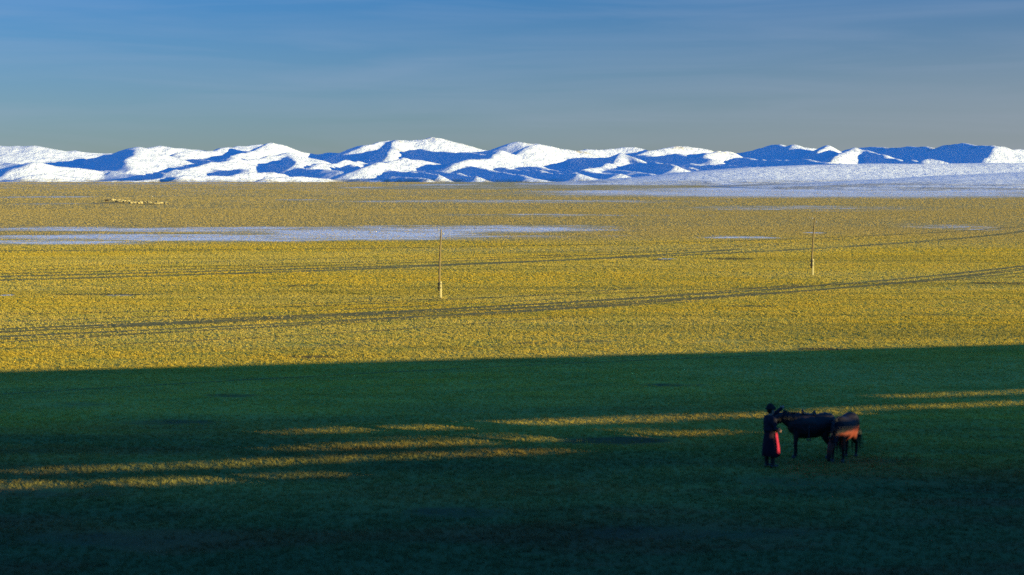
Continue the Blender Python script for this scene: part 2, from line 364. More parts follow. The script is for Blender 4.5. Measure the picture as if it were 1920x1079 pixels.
    # everything sinks below the plain before the mesh ends
    edge = np.clip((2600 - np.abs(X0)) / 300, 0, 1) * np.clip((Y0 - 620) / 120, 0, 1) * np.clip((5200 - Y0) / 500, 0, 1)
    H = H * edge - .9 - 2.5 * (1 - edge)
    V = np.stack([X0, Y0, H], -1).reshape(-1, 3); ny, nx = X0.shape; I = np.arange(nx * ny).reshape(ny, nx)
    Fc = np.stack([I[:-1, :-1], I[:-1, 1:], I[1:, 1:], I[1:, :-1]], -1).reshape(-1, 4)
    me = np_mesh('hills', V, Fc, 4)
    at = me.attributes.new('crest', 'FLOAT', 'POINT'); at.data.foreach_set('value', CR.astype(np.float32).ravel())
    o = link('hills', me, snow_material(), smooth=True); tag(o, 'long range of snow covered hills with blue shaded flanks along the horizon', 'hills', kind='structure')
build_hills()

# ------------------------------------------------------------------ wheel tracks across the plain
RUTS = [((0,519),(960,492),(1920,434),1.3), ((0,526),(700,504),(1300,474),1.2), ((0,502),(600,486),(1100,470),.5),
        ((0,604),(600,583),(960,566),.35), ((0,618),(960,574),(1920,499),.75), ((0,632),(960,584),(1920,506),.6), ((0,643),(600,607),(1200,572),.35), ((0,624),(500,600),(960,579),.5),
        ((0,740),(700,700),(1300,672),.10),
        ((0,611),(700,586),(1400,543),.4), ((0,622),(700,594),(1920,503),.35), ((0,637),(800,598),(1500,540),.3), ((500,600),(1000,576),(1920,512),.45), ((0,508),(700,491),(1500,455),.5), ((0,514),(500,502),(1200,475),.7),
        ((300,470),(960,462),(1920,425),.8), ((0,590),(500,578),(1100,548),.3), ((0,655),(500,633),(1000,600),.2), ((700,566),(1300,545),(1920,520),.3)]
def bez(a, b, c, t):   # quadratic through a, b, c
    ax, ay = ground(*a); bx, by = ground(*b); cx, cy = ground(*c)
    tb = math.hypot(bx - ax, by - ay) / (math.hypot(bx - ax, by - ay) + math.hypot(cx - bx, cy - by))
    l0 = (t - tb) * (t - 1) / ((0 - tb) * (0 - 1)); l1 = t * (t - 1) / (tb * (tb - 1)); l2 = t * (t - tb) / (1 - tb)
    return l0 * ax + l1 * bx + l2 * cx, l0 * ay + l1 * by + l2 * cy
RUTLINES = []
def soil_material():
    n = NT('rut_soil'); P = n.pos(); f = n.noise(P, 2.5, 5, .7); g = n.noise(n.scale(P, (.3, .9, 1)), 1.0, 4)
    c = n.mix(n.ramp(f, .35, .7), (.20, .15, .04), (.34, .25, .07)); c = n.mix(n.ramp(g, .55, .75, 0, .8), c, (.34, .24, .05))
    n.bsdf(c, .95, .05, f, .8, .05); return n.m
MSOIL = soil_material()
def make_ruts():
    for i, (a, b, c, w) in enumerate(RUTS):
        w *= 1.1
        T = np.linspace(-.12, 1.12, 240); pts = np.array([bez(a, b, c, t) for t in T]); RUTLINES.append((pts, w))
        d = np.gradient(pts, axis=0); d /= np.linalg.norm(d, axis=1)[:, None]; nn = np.stack([-d[:, 1], d[:, 0]], 1)
        s = np.arange(len(T)) * 1.0
        wl = w / 2 * (1 + .9 * fbm(N1, s + 40 * i, s * 0, 5, 3)); wr = w / 2 * (1 + .9 * fbm(N2, s + 70 * i, s * 0, 5, 3))
        Lp = pts + nn * np.maximum(wl, .05)[:, None]; Rp = pts - nn * np.maximum(wr, .05)[:, None]
        z = .004 + .0012 * i
        V = np.concatenate([np.column_stack([Lp, np.full(len(T), z)]), np.column_stack([Rp, np.full(len(T), z)])]); k = len(T)
        Fc = [(j + k, j + k + 1, j + 1, j) for j in range(k - 1)]
        o = link('dirt_track', np_mesh('dirt_track', V, Fc, 4), MSOIL)
        tag(o, 'dark wheel rut curving across the grass plain', 'track', 'wheel ruts across the plain', 'structure')
make_ruts()

# ------------------------------------------------------------------ grass
def make_grass():
    Xs, Ys, Sz = [], [], []
    def band(y0, y1, n, size):
        y = RNG.uniform(y0, y1, n * 2); keep = RNG.random(len(y)) < (y / y1); y = y[keep][:n]
        x = RNG.uniform(-1, 1, len(y)) * (.40 * y + 4)
        Xs.append(x); Ys.append(y); Sz.append(np.full(len(y), size) * RNG.uniform(.85, 1.15, len(y)))
    band(24, 42, 34000, .09); band(42, 66, 80000, .062); band(66, 100, 130000, .06); band(100, 150, 130000, .068)
    band(150, 230, 105000, .09); band(230, 360, 75000, .115); band(360, 560, 34000, .2); band(560, 900, 30000, .24); band(900, 1500, 26000, .3); band(1500, 2150, 22000, .36)
    X = np.concatenate(Xs); Y = np.concatenate(Ys); S = np.concatenate(Sz)
    clump = fbm(N1, X + 500, Y + 500, 1.6, 3); S *= np.clip(1 + .55 * clump * np.clip(80 / Y, .1, 1), .4, 1.8)
    patch = fbm(N2, X, Y * 1.5, 12, 3); S *= np.clip(1 + .3 * patch, .6, 1.4)
    keep = np.ones(len(X), bool); so = ell_val(SOIL_AND_SHADOW, X, Y) + .5 * fbm(N1, X, Y, 2.5, 3); sn = ell_val(SNOW, X, Y) + .4 * fbm(N2, X, Y, 4, 3)
    keep &= ~((so > .42) & (RNG.random(len(X)) < .85)); keep &= ~(RNG.random(len(X)) < np.clip((sn - .1) * 1.5, 0, .9)); keep &= (X < -100) | (Y < 900)
    for pts, w in RUTLINES:
        for k in range(0, len(pts) - 1):
            a, b = pts[k], pts[k + 1]
            m = (Y > min(a[1], b[1]) - 2) & (Y < max(a[1], b[1]) + 2) & (X > min(a[0], b[0]) - 2) & (X < max(a[0], b[0]) + 2)
            if not m.any(): continue
            idx = np.nonzero(m)[0]; dx, dy = b - a; L2 = dx * dx + dy * dy
            t = np.clip(((X[idx] - a[0]) * dx + (Y[idx] - a[1]) * dy) / L2, 0, 1)
            d = np.hypot(X[idx] - a[0] - t * dx, Y[idx] - a[1] - t * dy)
            kill = (d < w * .8) & (RNG.random(len(idx)) < .65 - .3 * d / w); keep[idx[kill]] = False
    X, Y, S = X[keep], Y[keep], S[keep]; n = len(X); B = 5
    X = np.repeat(X, B); Y = np.repeat(Y, B); S = np.repeat(S, B) * RNG.uniform(.6, 1.2, n * B); m = n * B
    az = RNG.uniform(0, 2 * np.pi, m); r = RNG.uniform(0, .7, m) * S; bx = X + r * np.cos(az); by = Y + r * np.sin(az)
    lean = RNG.uniform(.3, 1.3, m) * S; la = az + RNG.normal(0, .6, m)
    tx = bx + lean * np.cos(la) - .25 * S; ty = by + lean * np.sin(la)
    wa = RNG.uniform(0, np.pi, m); w = (.0045 + .00011 * Y) * RNG.uniform(.7, 1.6, m) + .03 * S
    V = np.empty((m, 3, 3)); V[:, 0] = np.stack([bx - w * np.cos(wa), by - w * np.sin(wa), np.full(m, -.004)], 1)
    V[:, 1] = np.stack([bx + w * np.cos(wa), by + w * np.sin(wa), np.full(m, -.004)], 1); V[:, 2] = np.stack([tx, ty, S], 1)
    o = link('grass', np_mesh('grass', V.reshape(-1, 3), np.arange(m * 3).reshape(-1, 3), 3), blade_material())
    tag(o, 'short dry steppe grass covering the near plain', 'grass', kind='stuff')
make_grass()

# ------------------------------------------------------------------ train on its embankment, behind the camera: it throws the long shadow, its side slots made up to pass the sunlit strips
TH = math.atan2(2667, 12620); U = np.array([math.cos(TH), math.sin(TH)]); NN = np.array([-math.sin(TH), math.cos(TH)])
CB = math.cos(ALPHA) * NN[1] + (-math.sin(ALPHA)) * NN[0]; CU = math.cos(ALPHA) * U[1] + (-math.sin(ALPHA)) * U[0]
PLANE = -1.5
def to_train(px, py):
    g = np.array(ground(px, py)); p = g @ NN - PLANE; t = p / CB
    return (g @ U) - CU * t, t * TAN_E              # position along the train, height of the ray there
def strip(pa, pb, hw, grow=1.0):
    sa, za = to_train(*pa); sb, zb = to_train(*pb)
    _, z1 = to_train(pa[0], pa[1] - hw); _, z0 = to_train(pa[0], pa[1] + hw); _, z1b = to_train(pb[0], pb[1] - hw); _, z0b = to_train(pb[0], pb[1] + hw)
    out_, n_ = [], 14; zc0, zc1 = (z0 + z0b) / 2, (z1 + z1b) / 2; rs = random.Random(int(pa[0] * 7 + pa[1]))
    for i in range(n_):
        k0, k1 = i / n_, (i + 1) / n_; e = min((i + .9) / 1.8, (n_ - i) / 2.2, 1) ; hw2 = (zc1 - zc0) / 2 * e * rs.uniform(.85, 1.15) * (grow + (1 - grow) * k0); m_ = (zc0 + zc1) / 2 + rs.uniform(-.15, .15) * (zc1 - zc0)
        out_.append((sa + (sb - sa) * k0 if sa < sb else sa + (sb - sa) * k1, sa + (sb - sa) * k1 if sa < sb else sa + (sb - sa) * k0, m_ - hw2, m_ + hw2))
    return out_
SLOTS = sum([strip((430, 807), (1640, 776), 6.5, .38), strip((430, 838), (1430, 812), 3.8), strip((-60, 878), (1120, 850), 4.6), strip((640, 822), (1300, 806), 1.0), strip((-200, 915), (150, 907), 7), strip((150, 905), (430, 899), 6), strip((430, 893), (640, 888), 3),
         strip((1450, 768), (2100, 752), 2.5), strip((1600, 743), (2100, 731), 2.2)], [])  # slots added in the unseen train wall so sun falls in strips
def slot_at(px, py, z0, z1, wid):
    g = np.array(ground(px, py)); t = (g @ NN - PLANE) / CB; s_ = g @ U - CU * t
    return (s_ - wid / 2, s_ + wid / 2, z0 + t * TAN_E, z1 + t * TAN_E)
SLOTS += [slot_at(1458, 878, .44, 1.07, .42), slot_at(1598, 862, .60, .86, 1.0)]  # extra slots added to throw sun on the herder and horse flank
Z_ROOF = None
_, Z_ROOF = to_train(960, 671)
def frame_pt(s, nrm, z): return (s * U[0] + nrm * NN[0], s * U[1] + nrm * NN[1], z)
def box_into(V, Fc, s0, s1, n0, n1, z0, z1):
    b = len(V)
    for z in (z0, z1):
        for (s, q) in ((s0, n0), (s1, n0), (s1, n1), (s0, n1)): V.append((s, q, z))
    for f in ((0, 3, 2, 1), (4, 5, 6, 7), (0, 1, 5, 4), (1, 2, 6, 5), (2, 3, 7, 6), (3, 0, 4, 7)): Fc.append(tuple(b + i for i in f))
M_WAGON = plain('wagon_paint', (.06, .10, .05)); M_WOOD = plain('slot_wall_wood', (.16, .09, .05)); M_STEEL = plain('dark_steel', (.05, .045, .04), .6)
M_BALLAST = plain('ballast', (.16, .15, .13), .95, .5, 6)
def make_train():
    root_rot = TH
    def T(name, V, Fc, mat, parent, loc):
        me = bpy.data.meshes.new(name); me.from_pydata([(v[0] - loc, v[1] - (PLANE - 1.5), v[2] - 4.5) for v in V], [], Fc); return link(name, me, mat, parent)
    wl, gap = 15.6, .5
    smin = -70.0
    for k in range(17):
        s0 = smin + k * (wl + gap); s1 = s0 + wl; sc = (s0 + s1) / 2
        root = empty('railway_wagon', frame_pt(sc, PLANE - 1.5, 4.5), root_rot)
        tag(root, 'unseen railway wagon behind the viewpoint, its slotted side made up to shape sunlit strips', 'wagon', 'wagons of the train')
        e0, e1 = s0 - gap / 2 + .004, s1 + gap / 2 - .004
        cuts = sorted({e0, e1} | {min(max(v, e0), e1) for sl in SLOTS for v in sl[:2]})
        V, Fc = [], []
        for a, b in zip(cuts[:-1], cuts[1:]):
            if b - a < .02: continue
            c = (a + b) / 2; op = sorted((z0, z1) for (u0, u1, z0, z1) in SLOTS if u0 < c < u1); z = 4.45
            for (z0, z1) in op:
                if z0 > z + .01: box_into(V, Fc, a, b, PLANE - .06, PLANE, z, z0)
                z = max(z, z1)
            box_into(V, Fc, a, b, PLANE - .06, PLANE, z, Z_ROOF - .12)
        T('light_slot_wall', V, Fc, M_WOOD, root, sc)
        V, Fc = [], []; box_into(V, Fc, s0, s1, PLANE - 2.9, PLANE - .08, 5.35, 5.6); T('floor', V, Fc, M_STEEL, root, sc)
        V, Fc = [], []; box_into(V, Fc, s0, s1, PLANE - 2.9, PLANE + .04, Z_ROOF - .1, Z_ROOF); T('roof', V, Fc, M_WAGON, root, sc)
        for q in (0.1, .9):
            for du in (0, 1):
                V, Fc = [], []; ss = s0 + q * wl + (du - .5) * 1.8
                seg = 20; ctr = (ss, 4.95)
                for nq in (PLANE - 2.3, PLANE - .7):
                    b = len(V)
                    for j in range(seg):
                        a = 2 * math.pi * j / seg; V.append((ctr[0] + .46 * math.cos(a), nq - .07, ctr[1] + .46 * math.sin(a)))
                    for j in range(seg):
                        a = 2 * math.pi * j / seg; V.append((ctr[0] + .46 * math.cos(a), nq + .07, ctr[1] + .46 * math.sin(a)))
                    Fc.append(tuple(b + j for j in range(seg))); Fc.append(tuple(b + seg + j for j in reversed(range(seg))))
                    for j in range(seg): Fc.append((b + j, b + (j + 1) % seg, b + seg + (j + 1) % seg, b + seg + j)[::-1])
                box_into(V, Fc, ss - .06, ss + .06, PLANE - 2.25, PLANE - .75, 4.89, 5.01)
                T('wheel', V, Fc, M_STEEL, root, sc)
        for pu in (s0 + .1, s1 - .2):
            V, Fc = [], []; box_into(V, Fc, pu, pu + .1, PLANE - 2.88, PLANE - 2.78, 5.61, Z_ROOF - .11); T('post', V, Fc, M_STEEL, root, sc)
    # rails and embankment
    prof = [(-24, -.3), (-9, 4.1), (-8, 4.35), (2.2, 4.35), (3.2, 4.1), (12.5, -.3)]
    V = []; Fc = []
    for s in (-900, 900):
        for (q, z) in prof: V.append(frame_pt(s, q - 1.5, z))
    k = len(prof); Fc = [(j, j + 1, k + j + 1, k + j) for j in range(k - 1)] + [tuple(range(k))[::-1], tuple(range(k, 2 * k))]
    me = bpy.data.meshes.new('embankment'); me.from_pydata(V, [], Fc); o = link('embankment', me, M_BALLAST); tag(o, 'gravel railway embankment under the train', 'embankment', kind='structure')
    for q in (-.72, -2.28):
        V, Fc = [], []; box_into(V, Fc, -300, 300, -.035, .035, 0, .15)
        me = bpy.data.meshes.new('rail'); me.from_pydata(V, [], Fc); o = link('rail', me, M_STEEL); o.location = frame_pt(0, PLANE + q, 4.345); o.rotation_euler = (0, 0, TH)
        tag(o, 'steel rail on the embankment behind the viewpoint', 'rail', 'rails of the track')
make_train()

# ------------------------------------------------------------------ telegraph poles
def tube(V, Fc, p0, p1, r0, r1, seg=12, rings=1, wob=0.0):
    p0, p1 = Vector(p0), Vector(p1); d = (p1 - p0).normalized(); q = d.to_track_quat('Z', 'Y'); b = len(V)
    for i in range(rings + 1):
        t = i / rings; c = p0.lerp(p1, t); r = r0 + (r1 - r0) * t
        off = Vector((math.sin(t * 7 + 1) * wob, math.cos(t * 5) * wob, 0))
        for j in range(seg):
            a = 2 * math.pi * j / seg; V.append(tuple(c + off + q @ Vector((r * math.cos(a), r * math.sin(a), 0))))
    for i in range(rings):
        for j in range(seg):
            k = b + i * seg; Fc.append((k + j, k + (j + 1) % seg, k + seg + (j + 1) % seg, k + seg + j))
    Fc.append(tuple(b + j for j in reversed(range(seg)))); Fc.append(tuple(b + rings * seg + j for j in range(seg)))
def wood_material():
    n = NT('weathered_wood'); tcn = n.n('ShaderNodeTexCoord').outputs['Object']
    f = n.noise(n.scale(tcn, (30, 30, 1.5)), 1.0, 5, .6); c = n.mix(n.ramp(f, .35, .65), (.10, .07, .035), (.24, .17, .07))
    n.bsdf(c, .85, .2, f, .6, .01); return n.m
M_POLE = wood_material(); M_CONC = plain('pale_stub_wood', (.46, .37, .15), .9, .2, 12); M_PORC = plain('porcelain', (.30, .28, .24), .25, .1, 10, .5)
def mesh_obj(name, V, Fc, mat, parent=None, smooth=False):
    me = bpy.data.meshes.new(name); me.from_pydata(V, [], Fc); return link(name, me, mat, parent, smooth)
def make_pole(px, py, tip, foot_off, h_px, stub_px, label, ins):
    gx, gy = ground(px, py); s = gy / F; root = empty('telegraph_pole', (gx, gy, 0)); tag(root, label, 'pole', 'poles standing on the plain')
    H = h_px * s; Hs = stub_px * s
    # squared concrete stub, tapering, chamfered
    V, Fc = [], []
    for i, (z, r) in enumerate(((-.3, .074), (Hs * .5, .072), (Hs - .03, .068), (Hs, .055))):
        for (a, b) in ((-1, -.75), (-.75, -1), (.75, -1), (1, -.75), (1, .75), (.75, 1), (-.75, 1), (-1, .75)): V.append((a * r, b * r, z))
    for i in range(3):
        for j in range(8): k = i * 8; Fc.append((k + j, k + (j + 1) % 8, k + 8 + (j + 1) % 8, k + 8 + j))
    Fc.append(tuple(reversed(range(8)))); Fc.append(tuple(range(24, 32))); mesh_obj('stub', V, Fc, M_CONC, root)
    fx = foot_off * s; V, Fc = [], []; top = Vector((tip * s, .0, H)); foot = Vector((fx, .02, Hs * .42))
    tube(V, Fc, foot, top, .07, .046, 14, 10, .012); mesh_obj('shaft', V, Fc, M_POLE, root, True)
    for zz in (.62, .86):                                   # wire bindings that lash shaft to stub
        V, Fc = [], []; z = Hs * zz; xm = fx * .5; segs = 28; ex, ey = abs(fx) / 2 + .085, .095
        for j in range(segs):
            a = 2 * math.pi * j / segs
            for (dr, dz) in ((0, -.03), (.014, -.03), (.014, .03), (0, .03)): V.append((xm + (ex + dr) * math.cos(a), (ey + dr) * math.sin(a) + .01, z + dz))
        for j in range(segs):
            k, l = j * 4, ((j + 1) % segs) * 4
            for q in range(4): Fc.append((k + q, k + (q + 1) % 4, l + (q + 1) % 4, l + q))
        mesh_obj('binding', V, Fc, M_STEEL, root)
    for (side, down) in ins:
        t = 1 - down * s / H; c = foot.lerp(top, t); x = c.x + side * .07
        V, Fc = [], []; tube(V, Fc, (c.x, c.y, c.z), (x + side * .1, c.y, c.z), .011, .011, 6); tube(V, Fc, (x + side * .1, c.y, c.z - .01), (x + side * .1, c.y, c.z + .06), .011, .011, 6)
        hk = mesh_obj('hook', V, Fc, M_STEEL, root)
        V, Fc = [], []; x += side * .1; z = c.z + .04
        for (a, b, r0, r1) in ((0, .05, .055, .05), (.05, .08, .05, .028), (.08, .11, .028, .034), (.11, .14, .034, .015)): tube(V, Fc, (x, c.y, z + a), (x, c.y, z + b), r0, r1, 12)
        mesh_obj('insulator', V, Fc, M_PORC, root, True)
    return root
make_pole(826.5, 559, 1.0, -3.6, 129, 31, 'taller looking wooden telegraph pole lashed to a pale stub, nearer of the two poles', [(-1, 3), (1, 12)])
make_pole(1524, 516.5, 1.8, -3.2, 108, 31, 'wooden telegraph pole lashed to a pale stub, farther pole to the right above the horses', [(1, 11), (-1, 4)])

# ------------------------------------------------------------------ bodies: elliptical rings lofted along a path, fused into one skin
def loft(V, Fc, path, seg=18, up=(0, 1, 0), flat=False):
    """path: (x, y, z, r_a, r_b); r_b along `up` (sideways), r_a in the other direction"""
    b = len(V); n = len(path); P = [Vector(p[:3]) for p in path]; up = Vector(up)
    for i in range(n):
        d = (P[min(i + 1, n - 1)] - P[max(i - 1, 0)]).normalized(); s = (up - d * up.dot(d)).normalized(); a = s.cross(d).normalized()
        for j in range(seg):
            t = 2 * math.pi * j / seg; V.append(tuple(P[i] + a * path[i][3] * math.cos(t) + s * path[i][4] * math.sin(t)))
    for i in range(n - 1):
        for j in range(seg):
            k = b + i * seg; Fc.append((k + j, k + (j + 1) % seg, k + seg + (j + 1) % seg, k + seg + j))
    Fc.append(tuple(b + j for j in reversed(range(seg)))); Fc.append(tuple(b + (n - 1) * seg + j for j in range(seg)))
def ball(V, Fc, c, r, seg=12, rings=8):
    b = len(V)
    for i in range(rings + 1):
        ph = math.pi * i / rings; ph = min(max(ph, .05), math.pi - .05)
        for j in range(seg):
            t = 2 * math.pi * j / seg; V.append((c[0] + r[0] * math.sin(ph) * math.cos(t), c[1] + r[1] * math.sin(ph) * math.sin(t), c[2] + r[2] * math.cos(ph)))
    for i in range(rings):
        for j in range(seg):
            k = b + i * seg; Fc.append((k + seg + j, k + seg + (j + 1) % seg, k + (j + 1) % seg, k + j))
    Fc.append(tuple(b + j for j in range(seg))); Fc.append(tuple(b + rings * seg + j for j in reversed(range(seg))))
def fuse(name, V, Fc, mat, parent, voxel=.014, smooth=4, loc=(0, 0, 0)):
    me = bpy.data.meshes.new(name); me.from_pydata(V, [], Fc); bm = bmesh.new(); bm.from_mesh(me); bmesh.ops.recalc_face_normals(bm, faces=bm.faces); bm.to_mesh(me); bm.free()
    o = bpy.data.objects.new(name, me); COL.objects.link(o)
    r = o.modifiers.new('r', 'REMESH'); r.mode = 'VOXEL'; r.voxel_size = voxel
    s = o.modifiers.new('s', 'SMOOTH'); s.iterations = smooth; s.factor = .5
    dg = bpy.context.evaluated_depsgraph_get(); m2 = bpy.data.meshes.new_from_object(o.evaluated_get(dg)); o.modifiers.clear(); o.data = m2; bpy.data.meshes.remove(me)
    m2.materials.clear(); m2.materials.append(mat); m2.polygons.foreach_set('use_smooth', [True] * len(m2.polygons)); m2.name = name
    o.parent = parent; o.location = loc
    return o
def hair_strands(pts, n, length, spread, droop, w, seed):
    """many thin tapering locks from points along a line"""
    rg = random.Random(seed); V, Fc = [], []
    for _ in range(n):
        t = rg.random() * (len(pts) - 1); i = int(t); f = t - i; p = Vector(pts[i]).lerp(Vector(pts[min(i + 1, len(pts) - 1)]), f)
        p += Vector((rg.gauss(0, .01), rg.gauss(0, .012), rg.gauss(0, .006))); L = length * rg.uniform(.7, 1.15)
        d = Vector(spread) + Vector((rg.gauss(0, .16), rg.gauss(0, .2), 0)); prev = p; ww = w * rg.uniform(.7, 1.3); b = len(V); K = 4
        for k in range(K + 1):
            q = Vector((ww * (1 - k / K * .85), 0, 0)); q.rotate(Matrix.Rotation(rg.random() * .6, 3, 'Z'))
            V += [tuple(prev - q), tuple(prev + q), tuple(prev + Vector((0, ww * (1 - k / K * .8), 0)))]
            d = d + Vector((0, 0, -droop)); prev = prev + d.normalized() * L / K
        for k in range(K):
            for j in range(3): a = b + k * 3; Fc.append((a + j, a + (j + 1) % 3, a + 3 + (j + 1) % 3, a + 3 + j))
    return V, Fc

def make_horse(mat, maneM, hoofM, neck, head, ears, jaw, name, loc, rz, label, saddle=False, stance=(0, 0, 0, 0), seed=1):
    root = empty(name, loc, rz); tag(root, label, 'horse')
    V, Fc = [], []
    loft(V, Fc, [(-.70,0,.98,.11,.08),(-.66,0,.985,.21,.16),(-.58,0,.99,.285,.23),(-.44,0,.99,.325,.265),(-.28,0,.955,.325,.285),(-.1,0,.905,.335,.31),(.1,0,.89,.35,.305),(.26,0,.915,.365,.27),(.38,0,.945,.35,.23),(.50,0,.95,.29,.205),(.58,0,.95,.22,.165),(.63,0,.96,.13,.10)])
    loft(V, Fc, neck); loft(V, Fc, head); ball(V, Fc, *jaw)
    for y in (-.05, .05):
        b = ears; loft(V, Fc, [(b[0][0], y, b[0][1], .035, .024), ((b[0][0] + b[1][0]) / 2, y * 1.15, (b[0][1] + b[1][1]) / 2, .036, .02), (b[1][0], y * 1.3, b[1][1], .006, .005)], 10)
    hooves = []
    for i, (sx, sy) in enumerate(((1, 1), (1, -1), (-1, 1), (-1, -1))):
        o = stance[i]
        if sx > 0:
            y = .135 * sy; loft(V, Fc, [(.44,y*.8,1.0,.13,.08),(.43,y,.82,.10,.075),(.40,y,.68,.088,.07),(.41+o*.4,y,.52,.066,.056),(.42+o*.6,y,.40,.056,.05),(.425+o*.65,y,.36,.052,.047),(.42+o*.8,y,.28,.041,.038),(.42+o*.9,y,.17,.038,.035),(.42+o,y,.11,.036,.034),(.445+o,y,.055,.034,.034)], 12); hooves.append((.445 + o, y))
        else:
            y = .13 * sy; loft(V, Fc, [(-.48,y*.75,1.02,.20,.12),(-.44,y,.86,.19,.115),(-.40,y,.72,.145,.095),(-.44+o*.3,y,.58,.105,.078),(-.52+o*.6,y,.47,.07,.056),(-.57+o*.8,y,.41,.064,.052),(-.565+o*.85,y,.34,.05,.044),(-.555+o*.9,y,.2,.042,.038),(-.545+o,y,.115,.038,.035),(-.52+o,y,.055,.035,.035)], 12); hooves.append((-.52 + o, y))
    fuse('body', V, Fc, mat, root)
    for (x, y) in hooves:
        V, Fc = [], []; loft(V, Fc, [(x + .012, y, -.01, .060, .053), (x + .008, y, .03, .054, .048), (x, y, .075, .043, .04)], 14); mesh_obj('hoof', V, Fc, hoofM, root, True)
    # mane along the top of the neck, forelock, tail
    top = []
    for (x, y, z, ra, rb) in neck: 
        top.append((x, y, z, ra))
    line = []
    for i, (x, y, z, ra) in enumerate(top):
        a = Vector(top[min(i + 1, len(top) - 1)][:3]) - Vector(top[max(i - 1, 0)][:3]); nrm = Vector((-a.z, 0, a.x)).normalized(); line.append(tuple(Vector((x, y, z)) + nrm * (ra * .93)))
    V, Fc = hair_strands(line, 260, .24, (.05, .75, .25), .42, .009, seed); V2, F2 = hair_strands(line, 90, .16, (.0, -.3, .9), .35, .009, seed + 5)
    k = len(V); V += V2; Fc += [tuple(i + k for i in f) for f in F2]; mesh_obj('mane', V, Fc, maneM, root)
    V, Fc = hair_strands([(-.69,0,1.13),(-.70,0,1.06)], 200, .92, (-.38, 0, -.1), .75, .011, seed + 9); mesh_obj('tail', V, Fc, maneM, root)
    # eyes
    e = head[1]; h2 = head[2]; ex, ez = (e[0] * .45 + h2[0] * .55), (e[2] * .45 + h2[2] * .55)
    for s in (-1, 1):
        V, Fc = [], []; ball(V, Fc, (ex, s * (e[4] * .9), ez + .03), (.02, .014, .02), 10, 6); mesh_obj('eye', V, Fc, M_EYE, root, True)
    if saddle:
        V, Fc = [], []; loft(V, Fc, [(-.16,0,1.02,.215,.29),(-.1,0,1.0,.245,.305),(.12,0,1.0,.25,.30),(.24,0,1.0,.262,.275),(.28,0,1.0,.255,.26)], 24)
        V = [(x, y, z) if z > .86 else (x, y * .9, .86 + (z - .86) * .15) for (x, y, z) in V]; blk = fuse('saddle', V, Fc, M_SADDLE, root, .014, 2)
        V, Fc = [], []
        loft(V, Fc, [(.21,-.12,1.26,.03,.025),(.225,-.07,1.325,.03,.03),(.23,0,1.365,.035,.03),(.225,.07,1.325,.03,.03),(.21,.12,1.26,.03,.025)], 10, (1, 0, 0))
        loft(V, Fc, [(-.09,-.14,1.24,.03,.025),(-.11,-.08,1.30,.03,.03),(-.12,0,1.33,.035,.03),(-.11,.08,1.30,.03,.03),(-.09,.14,1.24,.03,.025)], 10, (1, 0, 0))
        loft(V, Fc, [(-.08,0,1.235,.03,.10),(.06,0,1.24,.035,.12),(.2,0,1.26,.03,.09)], 12)
        fuse('saddle_tree', V, Fc, M_SADDLE, blk, .012, 2)
        for s in (-1, 1):
            V, Fc = [], []; y = s * .325
            loft(V, Fc, [(.08, s * .29, 1.0, .012, .006), (.08, y, .86, .012, .006), (.08, y, .66, .012, .006)], 6)
            tube(V, Fc, (.01, y, .56), (.15, y, .56), .018, .018, 8); tube(V, Fc, (.01, y, .56), (.08, y, .67), .009, .009, 6); tube(V, Fc, (.15, y, .56), (.08, y, .67), .009, .009, 6)
            mesh_obj('stirrup', V, Fc, M_STEEL, blk)
    return root
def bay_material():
    n = NT('bay_coat_shaded_back'); tcn = n.n('ShaderNodeTexCoord').outputs['Object']; sx = n.n('ShaderNodeSeparateXYZ'); n.put(sx.inputs[0], tcn)
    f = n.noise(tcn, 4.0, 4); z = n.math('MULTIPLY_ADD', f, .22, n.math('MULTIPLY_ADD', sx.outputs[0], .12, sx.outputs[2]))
    hi = n.ramp(z, .98, 1.10); lo = n.ramp(z, .52, .70)  # back darkened to stand for shade, red kept on the sunlit flank
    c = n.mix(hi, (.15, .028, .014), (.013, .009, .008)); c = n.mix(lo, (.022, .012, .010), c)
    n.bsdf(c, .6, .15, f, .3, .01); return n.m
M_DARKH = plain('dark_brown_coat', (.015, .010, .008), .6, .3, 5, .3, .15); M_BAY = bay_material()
M_MANE = plain('black_hair', (.012, .010, .009), .6, .2, 9, .3); M_HOOF = plain('hoof_horn', (.06, .05, .04), .5); M_EYE = plain('eye_black', (.01, .008, .006), .1, .1, 5, .6)
M_SADDLE = plain('saddle_leather', (.028, .015, .011), .6, .3, 20, .3)
hx, hy = ground(1521, 858)
make_horse(M_DARKH, M_MANE, M_HOOF,
    [(.36,0,1.02,.24,.15),(.50,0,1.03,.225,.14),(.62,0,1.08,.19,.115),(.72,0,1.14,.155,.095),(.80,0,1.19,.12,.08)],
    [(.76,0,1.21,.095,.08),(.86,0,1.17,.13,.095),(.96,0,1.06,.115,.085),(1.05,0,.93,.082,.062),(1.10,0,.84,.07,.056),(1.12,0,.80,.05,.044)],
    ((.76,1.26), (.73,1.39)), ((.87,0,1.07), (.10,.07,.10)), 'horse', (hx - .04, hy, 0), math.pi - R(4),
    'near black saddled horse facing left beside the standing herder', True, (.02, -.06, .05, -.02), 3)
h2x, h2y = ground(1582, 862)
